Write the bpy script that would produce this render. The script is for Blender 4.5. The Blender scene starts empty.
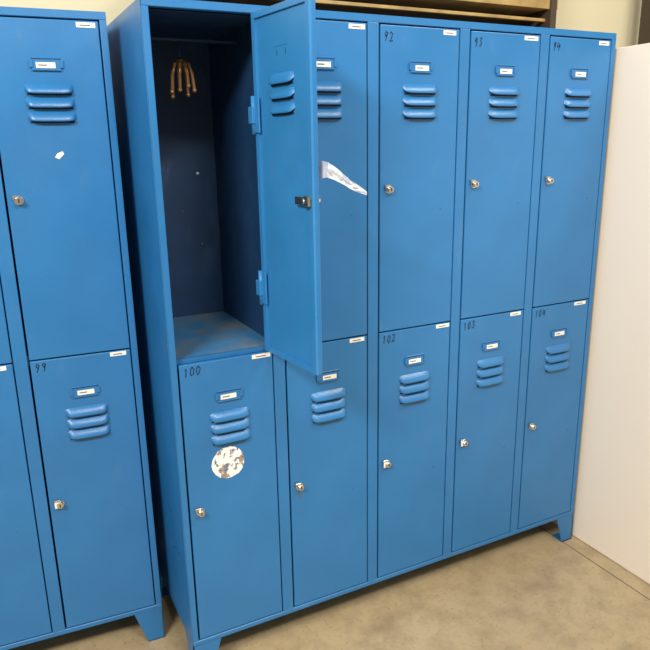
import bpy, bmesh, math, random
from mathutils import Matrix, Vector
random.seed(4)
sc=bpy.context.scene
try: sc.view_settings.view_transform='Standard'
except Exception: pass
COL=bpy.context.collection
FZ=.125      # height of door bottoms above the floor
P=.3; G=.018; W=P-2*G
ZM=.8358; ZT=1.6788; DEP=.46; TH=.018

# ---------------------------------------------------------------- materials
def mat(name,rgb,rough=.5,metal=0,noise=0,scale=8,rgb2=None,bump=0,bscale=200,spec=.5,coat=0,mid=.5):
    m=bpy.data.materials.new(name); m.use_nodes=True
    nt=m.node_tree; N=nt.nodes; L=nt.links; b=N['Principled BSDF']
    b.inputs['Base Color'].default_value=(*rgb,1); b.inputs['Roughness'].default_value=rough
    b.inputs['Metallic'].default_value=metal; b.inputs['Specular IOR Level'].default_value=spec
    b.inputs['Coat Weight'].default_value=coat
    tc=N.new('ShaderNodeTexCoord')
    if rgb2:
        n=N.new('ShaderNodeTexNoise'); n.inputs['Scale'].default_value=scale; n.inputs['Detail'].default_value=6
        L.new(tc.outputs['Object'],n.inputs['Vector'])
        r=N.new('ShaderNodeValToRGB'); r.color_ramp.elements[0].position=mid-noise; r.color_ramp.elements[1].position=mid+noise
        r.color_ramp.elements[0].color=(*rgb,1); r.color_ramp.elements[1].color=(*rgb2,1)
        L.new(n.outputs['Fac'],r.inputs['Fac']); L.new(r.outputs['Color'],b.inputs['Base Color'])
    if bump:
        n2=N.new('ShaderNodeTexNoise'); n2.inputs['Scale'].default_value=bscale; n2.inputs['Detail'].default_value=3
        L.new(tc.outputs['Object'],n2.inputs['Vector'])
        bp=N.new('ShaderNodeBump'); bp.inputs['Strength'].default_value=bump; bp.inputs['Distance'].default_value=.002
        L.new(n2.outputs['Fac'],bp.inputs['Height']); L.new(bp.outputs['Normal'],b.inputs['Normal'])
    return m
def overlay(m,col,scale,lo,hi,stretch=(1,1,1),fac=1,detail=8):
    nt=m.node_tree;N=nt.nodes;L=nt.links;b=N['Principled BSDF']
    base=b.inputs['Base Color'].links[0].from_socket
    tc=N.new('ShaderNodeTexCoord'); mp=N.new('ShaderNodeMapping'); mp.inputs['Scale'].default_value=stretch
    L.new(tc.outputs['Object'],mp.inputs['Vector'])
    n=N.new('ShaderNodeTexNoise'); n.inputs['Scale'].default_value=scale; n.inputs['Detail'].default_value=detail
    n.inputs['Roughness'].default_value=.65
    L.new(mp.outputs['Vector'],n.inputs['Vector'])
    r=N.new('ShaderNodeMapRange'); r.inputs[1].default_value=lo; r.inputs[2].default_value=hi; r.inputs[4].default_value=fac
    L.new(n.outputs['Fac'],r.inputs[0])
    mx=N.new('ShaderNodeMix'); mx.data_type='RGBA'; mx.inputs[7].default_value=(*col,1)
    L.new(r.outputs[0],mx.inputs[0]); L.new(base,mx.inputs[6]); L.new(mx.outputs[2],b.inputs['Base Color'])
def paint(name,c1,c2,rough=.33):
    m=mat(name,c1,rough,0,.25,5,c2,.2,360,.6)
    nt=m.node_tree;N=nt.nodes;L=nt.links
    tc=N.new('ShaderNodeTexCoord'); n=N.new('ShaderNodeTexNoise'); n.inputs['Scale'].default_value=4; n.inputs['Detail'].default_value=5
    r=N.new('ShaderNodeMapRange'); r.inputs[1].default_value=.3; r.inputs[2].default_value=.7; r.inputs[3].default_value=rough-.07; r.inputs[4].default_value=rough+.12
    L.new(tc.outputs['Object'],n.inputs['Vector']); L.new(n.outputs['Fac'],r.inputs[0]); L.new(r.outputs[0],N['Principled BSDF'].inputs['Roughness'])
    overlay(m,(.11,.23,.38),9,.58,.80,(1,1,.5),.35)
    overlay(m,(.020,.10,.25),3.5,.50,.80,(1,1,1),.35)      # grime
    overlay(m,(.10,.08,.07),40,.69,.72)                  # chips
    return m
BLUE=paint('blue_paint',(.017,.155,.385),(.022,.180,.44))
INNER_SHADED=paint('blue_paint_interior_shaded',(.006,.036,.105),(.008,.046,.125),.5)  # darkened copy of the blue paint; compartment shade is put into its colour
DOORIN_LIT=paint('blue_paint_door_inside_lit',(.026,.205,.49),(.032,.230,.54),.4)  # brightened copy of the blue paint; light on the open door painted in
DARK=mat('dark_gap',(.006,.01,.02),.9)
LOUV=mat('louvre_shadow',(.004,.02,.06),.8)
SHELF=mat('dusty_shelf',(.035,.18,.38),.6,0,.14,6,(.18,.22,.22),0,200,.4,0,.56)
overlay(SHELF,(.22,.14,.08),20,.54,.74,(1,1,1),.7)
SILV=mat('lock_steel',(.72,.70,.66),.28,1)
BRASS=mat('lock_brass',(.64,.55,.40),.3,1)
COPPER=mat('hook_brass',(.48,.26,.10),.4,.6)
INK=mat('marker_ink',(.01,.015,.04),.6)
LABEL=mat('label_paper',(.92,.88,.78),.6,0,.2,60,(.82,.78,.68))
LTXT=mat('label_print',(.12,.12,.13),.7)

# ---------------------------------------------------------------- mesh builder
class MB:
    def __init__(s,mats): s.bm=bmesh.new(); s.mats=mats
    def mi(s,m):
        if m not in s.mats: s.mats.append(m)
        return s.mats.index(m)
    def box(s,x0,x1,y0,y1,z0,z1,m):
        v=[s.bm.verts.new(c) for c in [(x0,y0,z0),(x1,y0,z0),(x1,y1,z0),(x0,y1,z0),(x0,y0,z1),(x1,y0,z1),(x1,y1,z1),(x0,y1,z1)]]
        for q in [(0,3,2,1),(4,5,6,7),(0,1,5,4),(1,2,6,5),(2,3,7,6),(3,0,4,7)]:
            f=s.bm.faces.new([v[i] for i in q]); f.material_index=s.mi(m)
        return v
    def bbox(s,x0,x1,y0,y1,z0,z1,m,bev=.002,seg=2):
        v=s.box(x0,x1,y0,y1,z0,z1,m)
        es={e for a in v for e in a.link_edges}
        r=bmesh.ops.bevel(s.bm,geom=list(es),offset=bev,segments=seg,affect='EDGES',profile=.5)
        for f in r['faces']: f.material_index=s.mi(m)
    def prism(s,pts,y0,y1,m,axis='y'):
        def mk(a,z,t): return (a,t,z) if axis=='y' else (t,a,z)
        A=[s.bm.verts.new(mk(a,z,y0)) for a,z in pts]; B=[s.bm.verts.new(mk(a,z,y1)) for a,z in pts]
        n=len(pts); k=s.mi(m)
        fs=[s.bm.faces.new(A),s.bm.faces.new(B[::-1])]
        for i in range(n): fs.append(s.bm.faces.new([A[i],B[i],B[(i+1)%n],A[(i+1)%n]]))
        for f in fs: f.material_index=k
    def cyl(s,c,r,l,m,axis='y',n=20,r2=None):
        r2=r if r2 is None else r2
        k=s.mi(m); R=[]
        for t,rr in ((0,r),(l,r2)):
            ring=[]
            for i in range(n):
                a=2*math.pi*i/n; p,q=rr*math.cos(a),rr*math.sin(a)
                if axis=='y': co=(c[0]+p,c[1]+t,c[2]+q)
                elif axis=='x': co=(c[0]+t,c[1]+p,c[2]+q)
                else: co=(c[0]+p,c[1]+q,c[2]+t)
                ring.append(s.bm.verts.new(co))
            R.append(ring)
        for i in range(n):
            f=s.bm.faces.new([R[0][i],R[0][(i+1)%n],R[1][(i+1)%n],R[1][i]]); f.material_index=k; f.smooth=True
        for ring in R:
            f=s.bm.faces.new(ring); f.material_index=k
    def louvre(s,xc,zt,w,h,y,pro,sgn,m):
        nu,nv=20,7; g=[]
        for j in range(nv+1):
            v=j/nv; row=[]
            for i in range(nu+1):
                u=-1+2*i/nu
                e=max(0,1-abs(u)**6)**.5
                hz=h*(.45+.55*e)
                sv=math.sin(v*math.pi/2)**.9
                row.append(s.bm.verts.new((xc+u*w/2, y-sgn*(pro*sv*e+.0004), zt-(h-hz)*.35-hz*v)))
            g.append(row)
        k=s.mi(m)
        for j in range(nv):
            for i in range(nu):
                f=s.bm.faces.new([g[j][i],g[j+1][i],g[j+1][i+1],g[j][i+1]]); f.material_index=k; f.smooth=True
        kd=s.mi(LOUV); low=[s.bm.verts.new((v.co.x,y-sgn*.0006,v.co.z+.0005)) for v in g[-1]]
        for i in range(nu):
            f=s.bm.faces.new([g[-1][i],low[i],low[i+1],g[-1][i+1]]); f.material_index=kd
        s.box(xc-w*.46,xc+w*.46,min(y-sgn*.0008,y),max(y-sgn*.0008,y),zt-h-.0035,zt-h+.001,LOUV)
    def ribbon(s,pts,y,wd,m):
        k=s.mi(m)
        for (a,b),(c,d) in zip(pts[:-1],pts[1:]):
            t=Vector((c-a,d-b)); 
            if t.length<1e-6: continue
            t.normalize(); n=Vector((-t.y,t.x))*wd/2; e=t*wd*.3
            q=[(a-e.x+n.x,b-e.y+n.y),(a-e.x-n.x,b-e.y-n.y),(c+e.x-n.x,d+e.y-n.y),(c+e.x+n.x,d+e.y+n.y)]
            f=s.bm.faces.new([s.bm.verts.new((x,y,z)) for x,z in q]); f.material_index=k
    def done(s,name,parent=None,recalc=True):
        me=bpy.data.meshes.new(name)
        if recalc: bmesh.ops.recalc_face_normals(s.bm,faces=s.bm.faces)
        s.bm.to_mesh(me); s.bm.free()
        for m in s.mats: me.materials.append(m)
        o=bpy.data.objects.new(name,me); COL.objects.link(o)
        if parent: o.parent=parent
        return o
DIG={'0':[(.5,1),(.15,.8),(.1,.3),(.4,0),(.8,.2),(.85,.75),(.5,1)],
'1':[(.35,.8),(.55,1),(.5,0)],
'2':[(.1,.8),(.4,1),(.8,.8),(.6,.4),(.1,0),(.9,.05)],
'3':[(.1,.95),(.7,1),(.4,.6),(.85,.35),(.5,0),(.1,.1)],
'4':[(.3,1),(.1,.4),(.9,.45),(.7,.8),(.65,0)],
'9':[(.8,.85),(.4,1),(.15,.7),(.5,.5),(.8,.85),(.7,.4),(.4,0)]}
def write(mb,txt,x,z,h,y,m,wd=.0022,step=.72):
    for i,ch in enumerate(txt):
        dz=random.uniform(-.002,.002)
        pts=[(x+i*h*step+a*h*.5+b*h*.08+random.uniform(-.0008,.0008),z+dz+b*h+random.uniform(-.0008,.0008)) for a,b in DIG[ch]]
        mb.ribbon(pts,y,wd,m)

# ---------------------------------------------------------------- door (local: x -W..0 hinge at 0, front y=0, z 0..H)
def door(name,parent,H,num,upper,hinge,angle=0,seed=0,plate=True,opened=False):
    rnd=random.Random(seed); mb=MB([BLUE])
    w=W-.004; x0=-w; g=.0020
    inner=DOORIN_LIT if opened else INNER_SHADED
    mb.bbox(x0,-g,0,.012,g,H-g,BLUE,.0022,2)
    mb.box(x0+.001,x0+.015,.011,TH,g+.001,H-g-.001,inner)
    mb.box(-g-.015,-g-.001,.011,TH,g+.001,H-g-.001,inner)
    mb.box(x0+.015,-g-.015,.011,TH,g+.001,g+.015,inner)
    mb.box(x0+.015,-g-.015,.011,TH,H-g-.015,H-g-.001,inner)
    if opened: mb.box(x0+.015,-g-.015,.0118,.0128,g+.015,H-g-.015,inner)
    xc=-W*.50
    for i in range(3):
        mb.louvre(xc,H-.147-i*.0325,.112,.025,0,.014,1,BLUE)
        if opened: mb.louvre(xc,H-.147-i*.0325,.108,.024,.0128,.010,-1,inner)
    # card holder
    zc=H-.103
    mb.bbox(xc-.034,xc+.034,-.0025,.001,zc-.015,zc+.015,BLUE,.0012,1)
    mb.box(xc-.038,xc-.031,-.0050,0,zc-.009,zc+.009,BLUE)
    mb.box(xc+.031,xc+.038,-.0050,0,zc-.009,zc+.009,BLUE)
    mb.box(xc-.033,xc+.033,-.0055,-.002,zc-.0155,zc-.0115,BLUE)
    mb.box(xc-.033,xc+.033,-.0030,-.002,zc+.0100,zc+.0120,LOUV)
    o_=rnd.uniform(-.003,.003)
    mb.box(xc-.021+o_,xc+.023+o_,-.0035,-.0024,zc-.010,zc+.003,LABEL)
    mb.box(xc-.016+o_,xc+.004+o_,-.0037,-.003,zc-.005,zc-.002,LTXT)
    if opened:
        for sx in (-.02,.018): mb.box(xc+sx,xc+sx+.002,.0128,.0132,zc-.006,zc+.006,LOUV)
        mb.box(xc-.03,xc+.03,.0128,.0136,zc+.014,zc+.016,inner)
    # name sticker at upper right
    sw=.048+rnd.uniform(-.006,.006); sx=-.006-rnd.uniform(0,.012)
    zs=H-.006 if upper else H-.004
    mb.box(sx-sw,sx,-.0006,0,zs-.0115,zs,LABEL)
    mb.box(sx-sw*.8,sx-sw*.25,-.0008,-.0005,zs-.0080,zs-.0052,LTXT)
    # lock
    lz=H-.428+rnd.uniform(-.004,.004); lx=x0+.027
    mb.cyl((lx,-.004,lz),.0115,.004,SILV)
    mb.cyl((lx,-.017,lz),.0080,.013,SILV,r2=.0092)
    mb.cyl((lx,-.0176,lz),.0055,.0007,BRASS)
    mb.box(lx-.0012,lx+.0012,-.0182,-.0175,lz-.005,lz+.005,DARK)
    mb.bbox(lx-.014,lx+.003,-.0085,-.003,lz+.003,lz+.013,SILV if rnd.random()<.6 else BRASS,.001,1)
    if plate: mb.box(lx-.014,lx-.005,-.0095,-.0084,lz-.010,lz+.008,LABEL)
    if opened:
        mb.cyl((lx,TH-.007,lz),.012,.010,BRASS)
        mb.bbox(lx-.012,lx+.040,TH+.003,TH+.007,lz-.009,lz+.009,BRASS,.001,1)
        mb.bbox(lx-.022,lx+.0,TH+.002,TH+.010,lz-.011,lz+.009,BRASS,.001,1)
        mb.cyl((lx,TH+.006,lz),.006,.006,SILV)
        for hz in (.175,H-.235):
            mb.bbox(-.030,-.004,TH,TH+.004,hz-.042,hz+.042,DOORIN_LIT,.001,1)
            mb.cyl((-.003,TH+.004,hz-.045),.0055,.09,DOORIN_LIT,'z')
            mb.bbox(-.012,.010,TH-.004,TH+.012,hz-.02,hz+.02,DOORIN_LIT,.001,1)
    if num: write(mb,num,x0+.010,H-.042 if upper else H-.034,.023,-.0009,INK)
    o=mb.done(name,parent); o.location=hinge; o.rotation_euler=(0,0,angle)
    return o

# ---------------------------------------------------------------- bank
def leg(mb,x,y,sx,sy):
    zt=FZ-.013
    mb.prism([(x,zt),(x+sx*.085,zt),(x+sx*.050,0),(x,0)],y,y+sy*.003,BLUE)
    mb.prism([(y,zt),(y+sy*.085,zt),(y+sy*.050,0),(y,0)],x,x+sx*.003,BLUE,'x')
    mb.box(min(x,x+sx*.05),max(x,x+sx*.05),min(y,y+sy*.05),max(y,y+sy*.05),0,.004,BLUE)
def bank(name,n,nums_up,nums_lo,open_col=None):
    e=bpy.data.objects.new(name,None); COL.objects.link(e)
    mb=MB([BLUE]); X1=n*P; zb=FZ-.015; zt=FZ+ZT+.020; zm=FZ+ZM
    t=.0015
    mb.box(0,t,0,DEP,zb,zt,BLUE); mb.box(X1-t,X1,0,DEP,zb,zt,BLUE)
    mb.box(t,X1-t,DEP-t,DEP,zb,zt,INNER_SHADED)
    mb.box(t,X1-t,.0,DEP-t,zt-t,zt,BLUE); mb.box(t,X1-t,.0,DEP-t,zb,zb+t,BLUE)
    mb.bbox(0,X1,-.0005,.02,FZ+ZT+.0015,zt+.0005,BLUE,.0015,1); mb.bbox(0,X1,-.0005,.02,zb,FZ-.001,BLUE,.0015,1)
    mb.bbox(-.0015,.004,.0,.012,zb,zt,BLUE,.001,1)
    for k in range(n+1):
        x=k*P
        a=max(0,x-G+.001); b=min(X1,x+G-.001)
        mb.bbox(a,b,-.0005,.020,FZ-.002,FZ+ZT+.002,BLUE,.0018,2)
        if 0<k<n: mb.box(x-.0012,x+.0012,.02,DEP-t,zb,zt,INNER_SHADED)
    mb.box(t,t+.001,.02,DEP-t,zb,zt-t,INNER_SHADED)
    for k in range(n):
        a=k*P+.002; b=(k+1)*P-.002
        mb.box(a,b,.022,DEP-t,zm+.008,zm+.0095,SHELF)
        mb.box(a,b,.0195,.024,zm-.018,zm+.0095,BLUE)
        mb.box(a,b,.022,DEP-t,zt-.022,zt-.0205,INNER_SHADED)
    for sx,x in ((1,0),(-1,X1)):
        for sy,y in ((1,0.0),(-1,DEP)): leg(mb,x,y,sx,sy)
    mb.done('carcass',e)
    for k in range(n):
        hx=(k+1)*P-G
        op=(k==open_col)
        door('upper_door',e,ZT-ZM,nums_up[k],True,(hx-(.007 if op else 0),-.0005,zm+(.004 if op else 0)),1.685 if op else 0,k+n*10,False,op)
        door('lower_door',e,ZM,nums_lo[k],False,(hx,0,FZ),0,k+n*10+5,k in(2,3),False)
    return e
b1=bank('locker_bank',5,['','','92','93','94'],['100','','102','103','104'],0)
b2=bank('locker_bank.001',3,['','',''],['','','99'])
phi=-.07
cx,cy=-.0375,.2145
b2.rotation_euler=(0,0,phi)
b2.location=(cx-.9*math.cos(phi),cy-.9*math.sin(phi),0)

def disc_sticker():
    mb=MB([]); m=mat('torn_sticker',(.90,.88,.82),.7,0,.03,40,(.32,.25,.19),0,200,.5,0,.545)
    overlay(m,(.07,.17,.32),75,.55,.58)
    k=mb.mi(m); vs=[]
    for i in range(40):
        a=2*math.pi*i/40; r=.047*(1+random.uniform(-.03,.02))
        vs.append(mb.bm.verts.new((r*math.cos(a),0,r*math.sin(a))))
    f=mb.bm.faces.new(vs); r=bmesh.ops.extrude_face_region(mb.bm,geom=[f])
    for v in r['geom']:
        if isinstance(v,bmesh.types.BMVert): v.co.y+=.0007
    o=mb.done('round_sticker',b1); o.location=(.018+.119,-.0008,FZ+ZM-.300)
disc_sticker()
mb=MB([LABEL]); mb.prism([(-.014,-.006),(-.002,-.012),(.014,.004),(.010,.012),(-.006,.006)],0,.0006,LABEL)
o=mb.done('tape_scrap',b2); o.location=(.9-.018-.264+.138,-.0008,FZ+ZT-.318)
o.scale=(.8,1,.8)
RU=mat('rust_stain_material',(.16,.09,.05),.8,0,.1,40,(.05,.13,.25))
mb=MB([RU]); mb.prism([(0,0),(.006,-.004),(.007,-.016),(.002,-.028),(-.002,-.012)],0,.0004,RU)
o=mb.done('rust_stain',b1); o.location=(.318+.030,-.0004,FZ+ZM-.445)

# coat hooks in the open compartment: a cluster of brass prongs under a cross bar
mb=MB([COPPER]); 
mb.box(.004,.296,.20,.214,FZ+ZT-.040,FZ+ZT-.034,INNER_SHADED)
zc=FZ+ZT-.040
mb.cyl((.138,.206,zc-.046),.0025,.046,INNER_SHADED,'z',10)
mb.cyl((.138,.206,zc-.054),.012,.010,COPPER,'z',12)
for i,(dx,dy,L_) in enumerate([(-.028,-.012,.100),(-.020,.010,.110),(-.010,-.016,.095),(.010,-.018,.085),(.018,.010,.105),(.027,-.010,.095)]):
    pts=[Vector((.138,.206,zc-.048)),Vector((.138+dx*.7,.206+dy,zc-.056)),Vector((.138+dx*.95,.206+dy*1.3,zc-.078)),Vector((.138+dx*1.1,.206+dy*1.3,zc-.025-L_))]
    for a,b in zip(pts[:-1],pts[1:]):
        d=(b-a); q=d.to_track_quat('Z','Y').to_matrix().to_4x4(); q.translation=(a+b)/2
        q=q@Matrix.Diagonal((1.5,1.1,1,1))
        bmesh.ops.create_cone(mb.bm,cap_ends=True,segments=8,radius1=.0044,radius2=.0040,depth=d.length*1.1,matrix=q)
    bmesh.ops.create_icosphere(mb.bm,subdivisions=2,radius=.0062,matrix=Matrix.Translation(pts[-1]))
mb.done('coat_hooks',b1)
mb=MB([SILV]); mb.cyl((.239,DEP-.006,1.42),.004,.004,LABEL); mb.cyl((.239,DEP-.006,1.20),.003,.004,SILV); mb.done('rivets',b1)

# paper sheet tucked behind the open door
bm=bmesh.new(); PA=mat('white_paper',(.76,.77,.80),.45,0,.12,45,(.52,.57,.64))  # grey-blue blotches put crumple shading into the paper colour
PA.node_tree.nodes['Principled BSDF'].inputs['Alpha'].default_value=.9
A0=Vector((.306,-.150,1.478)); A1=Vector((.306,-.150,1.415))
rt_=Vector((.324,-.266,1.463)); rb_=Vector((.322,-.264,1.430)); tip=Vector((.402,-.302,1.393))
rows=[]; n=20; rp=random.Random(2)
for i in range(n+1):
    s=i/n
    if s<.4:
        q=s/.4; t=A0.lerp(rt_,q); b=A1.lerp(rb_,q)
    else:
        q=(s-.4)/.6; t=rt_.lerp(tip+Vector((0,0,.003)),q)+Vector((0,0,.0015*math.sin(q*9))); b=rb_.lerp(tip-Vector((0,0,.005)),q)+Vector((0,0,.0015*math.sin(q*7)))
    row=[]
    for j in range(6):
        k=rp.uniform(-.004,.004) if (s>.4 and s<.97) else 0
        row.append(bm.verts.new(t.lerp(b,j/5)+Vector((0,k-.002*(j==2),0))))
    rows.append(row)
for a,b in zip(rows[:-1],rows[1:]):
    for j in range(5): bm.faces.new([a[j],b[j],b[j+1],a[j+1]])
me=bpy.data.meshes.new('paper_sheet'); bm.to_mesh(me); bm.free(); me.materials.append(PA)
o=bpy.data.objects.new('paper_sheet',me); COL.objects.link(o); o.parent=b1

# ---------------------------------------------------------------- white panel at right
WP=mat('white_laminate',(.95,.83,.68),.4,0,.3,1.5,(.96,.85,.70))
mb=MB([WP]); mb.bbox(1.520,1.555,-1.3,.44,.004,1.783,WP,.002,2)
mb.box(1.525,1.550,-1.29,.43,0,.01,WP)
mb.done('white_partition_panel')

# ---------------------------------------------------------------- shell
FM=mat('concrete_floor',(.43,.325,.18),.42,0,.3,2.2,(.50,.385,.225),.1,60)
overlay(FM,(.31,.235,.135),11,.44,.72,(1,1,1),.8)
overlay(FM,(.17,.13,.08),80,.57,.67,(1,1,1),.6)
overlay(FM,(.20,.15,.09),2.3,.56,.72,(1,1.6,1),.5)
mb=MB([FM]); mb.box(-4,5,-6,.7,-.05,0,FM)
mb.done('floor')
JM=mat('floor_joint_filler',(.20,.15,.09),.8)
mb=MB([JM]); mb.box(1.453,1.457,-6,.65,-.01,.001,JM); mb.done('trim_1')
WM=mat('wall_plaster',(.60,.55,.36),.7,0,.3,1.2,(.66,.60,.41),.1,80)
mb=MB([WM]); mb.box(-4,5,.75,.85,0,3.6,WM); mb.done('wall_back')
WD=mat('shelf_wood',(.50,.34,.12),.5,0,.2,14,(.30,.19,.07)); BR=mat('dark_brown_board',(.06,.04,.022),.7)
mb=MB([WD]); 
mb.box(.2,1.78,.72,.75,1.75,2.4,BR)
mb.bbox(.2,1.80,.56,.73,2.004,2.040,WD,.002); mb.bbox(.2,1.80,.58,.60,1.960,1.972,WD,.002); mb.bbox(1.755,1.785,.55,.75,1.75,2.4,BR,.002)
mb.box(.2,1.8,.58,.75,1.90,1.925,BR)
mb.done('wall_shelf')
mb=MB([BR]); mb.box(2.43,2.51,.60,.68,0,3.2,BR); mb.box(2.39,2.55,.56,.72,0,.01,BR); mb.done('steel_post')

# ---------------------------------------------------------------- lights
w=bpy.data.worlds.new('w'); sc.world=w; w.use_nodes=True
bg=w.node_tree.nodes['Background']; bg.inputs[0].default_value=(1,.94,.85,1); bg.inputs[1].default_value=.36
def area(name,loc,target,sx,sy,e,col):
    l=bpy.data.lights.new(name,'AREA'); l.shape='RECTANGLE'; l.size=sx; l.size_y=sy; l.energy=e; l.color=col
    o=bpy.data.objects.new(name,l); COL.objects.link(o); o.location=loc
    o.rotation_euler=(Vector(target)-Vector(loc)).to_track_quat('-Z','Y').to_euler(); return o
area('ceiling_light',(-2.3,-2.2,3.4),(.3,0,1.0),1.2,.4,145,(1,.97,.92))
area('ceiling_light',(.4,-3.0,3.8),(.8,-.4,.4),1.4,.4,98,(1,.95,.88))
area('ceiling_light',(2.4,-1.8,3.8),(1.2,-.4,.3),1.4,.4,62,(1,.93,.84))

# ---------------------------------------------------------------- camera
cam=bpy.data.cameras.new('camera'); co=bpy.data.objects.new('camera',cam); COL.objects.link(co); sc.camera=co
cam.sensor_width=36; cam.lens=669.62/650*36; cam.clip_start=.02
yw,pt,rl=-.4670,-.2659,-.0179
fwd=Vector((-math.sin(yw)*math.cos(pt),math.cos(yw)*math.cos(pt),math.sin(pt)))
rt=Vector((math.cos(yw),math.sin(yw),0)); up=rt.cross(fwd)
r2=rt*math.cos(rl)+up*math.sin(rl); u2=-rt*math.sin(rl)+up*math.cos(rl)
M=Matrix((r2,u2,-fwd)).transposed().to_4x4(); M.translation=Vector((-.3751,-1.6228,1.3800+FZ))
co.matrix_world=M
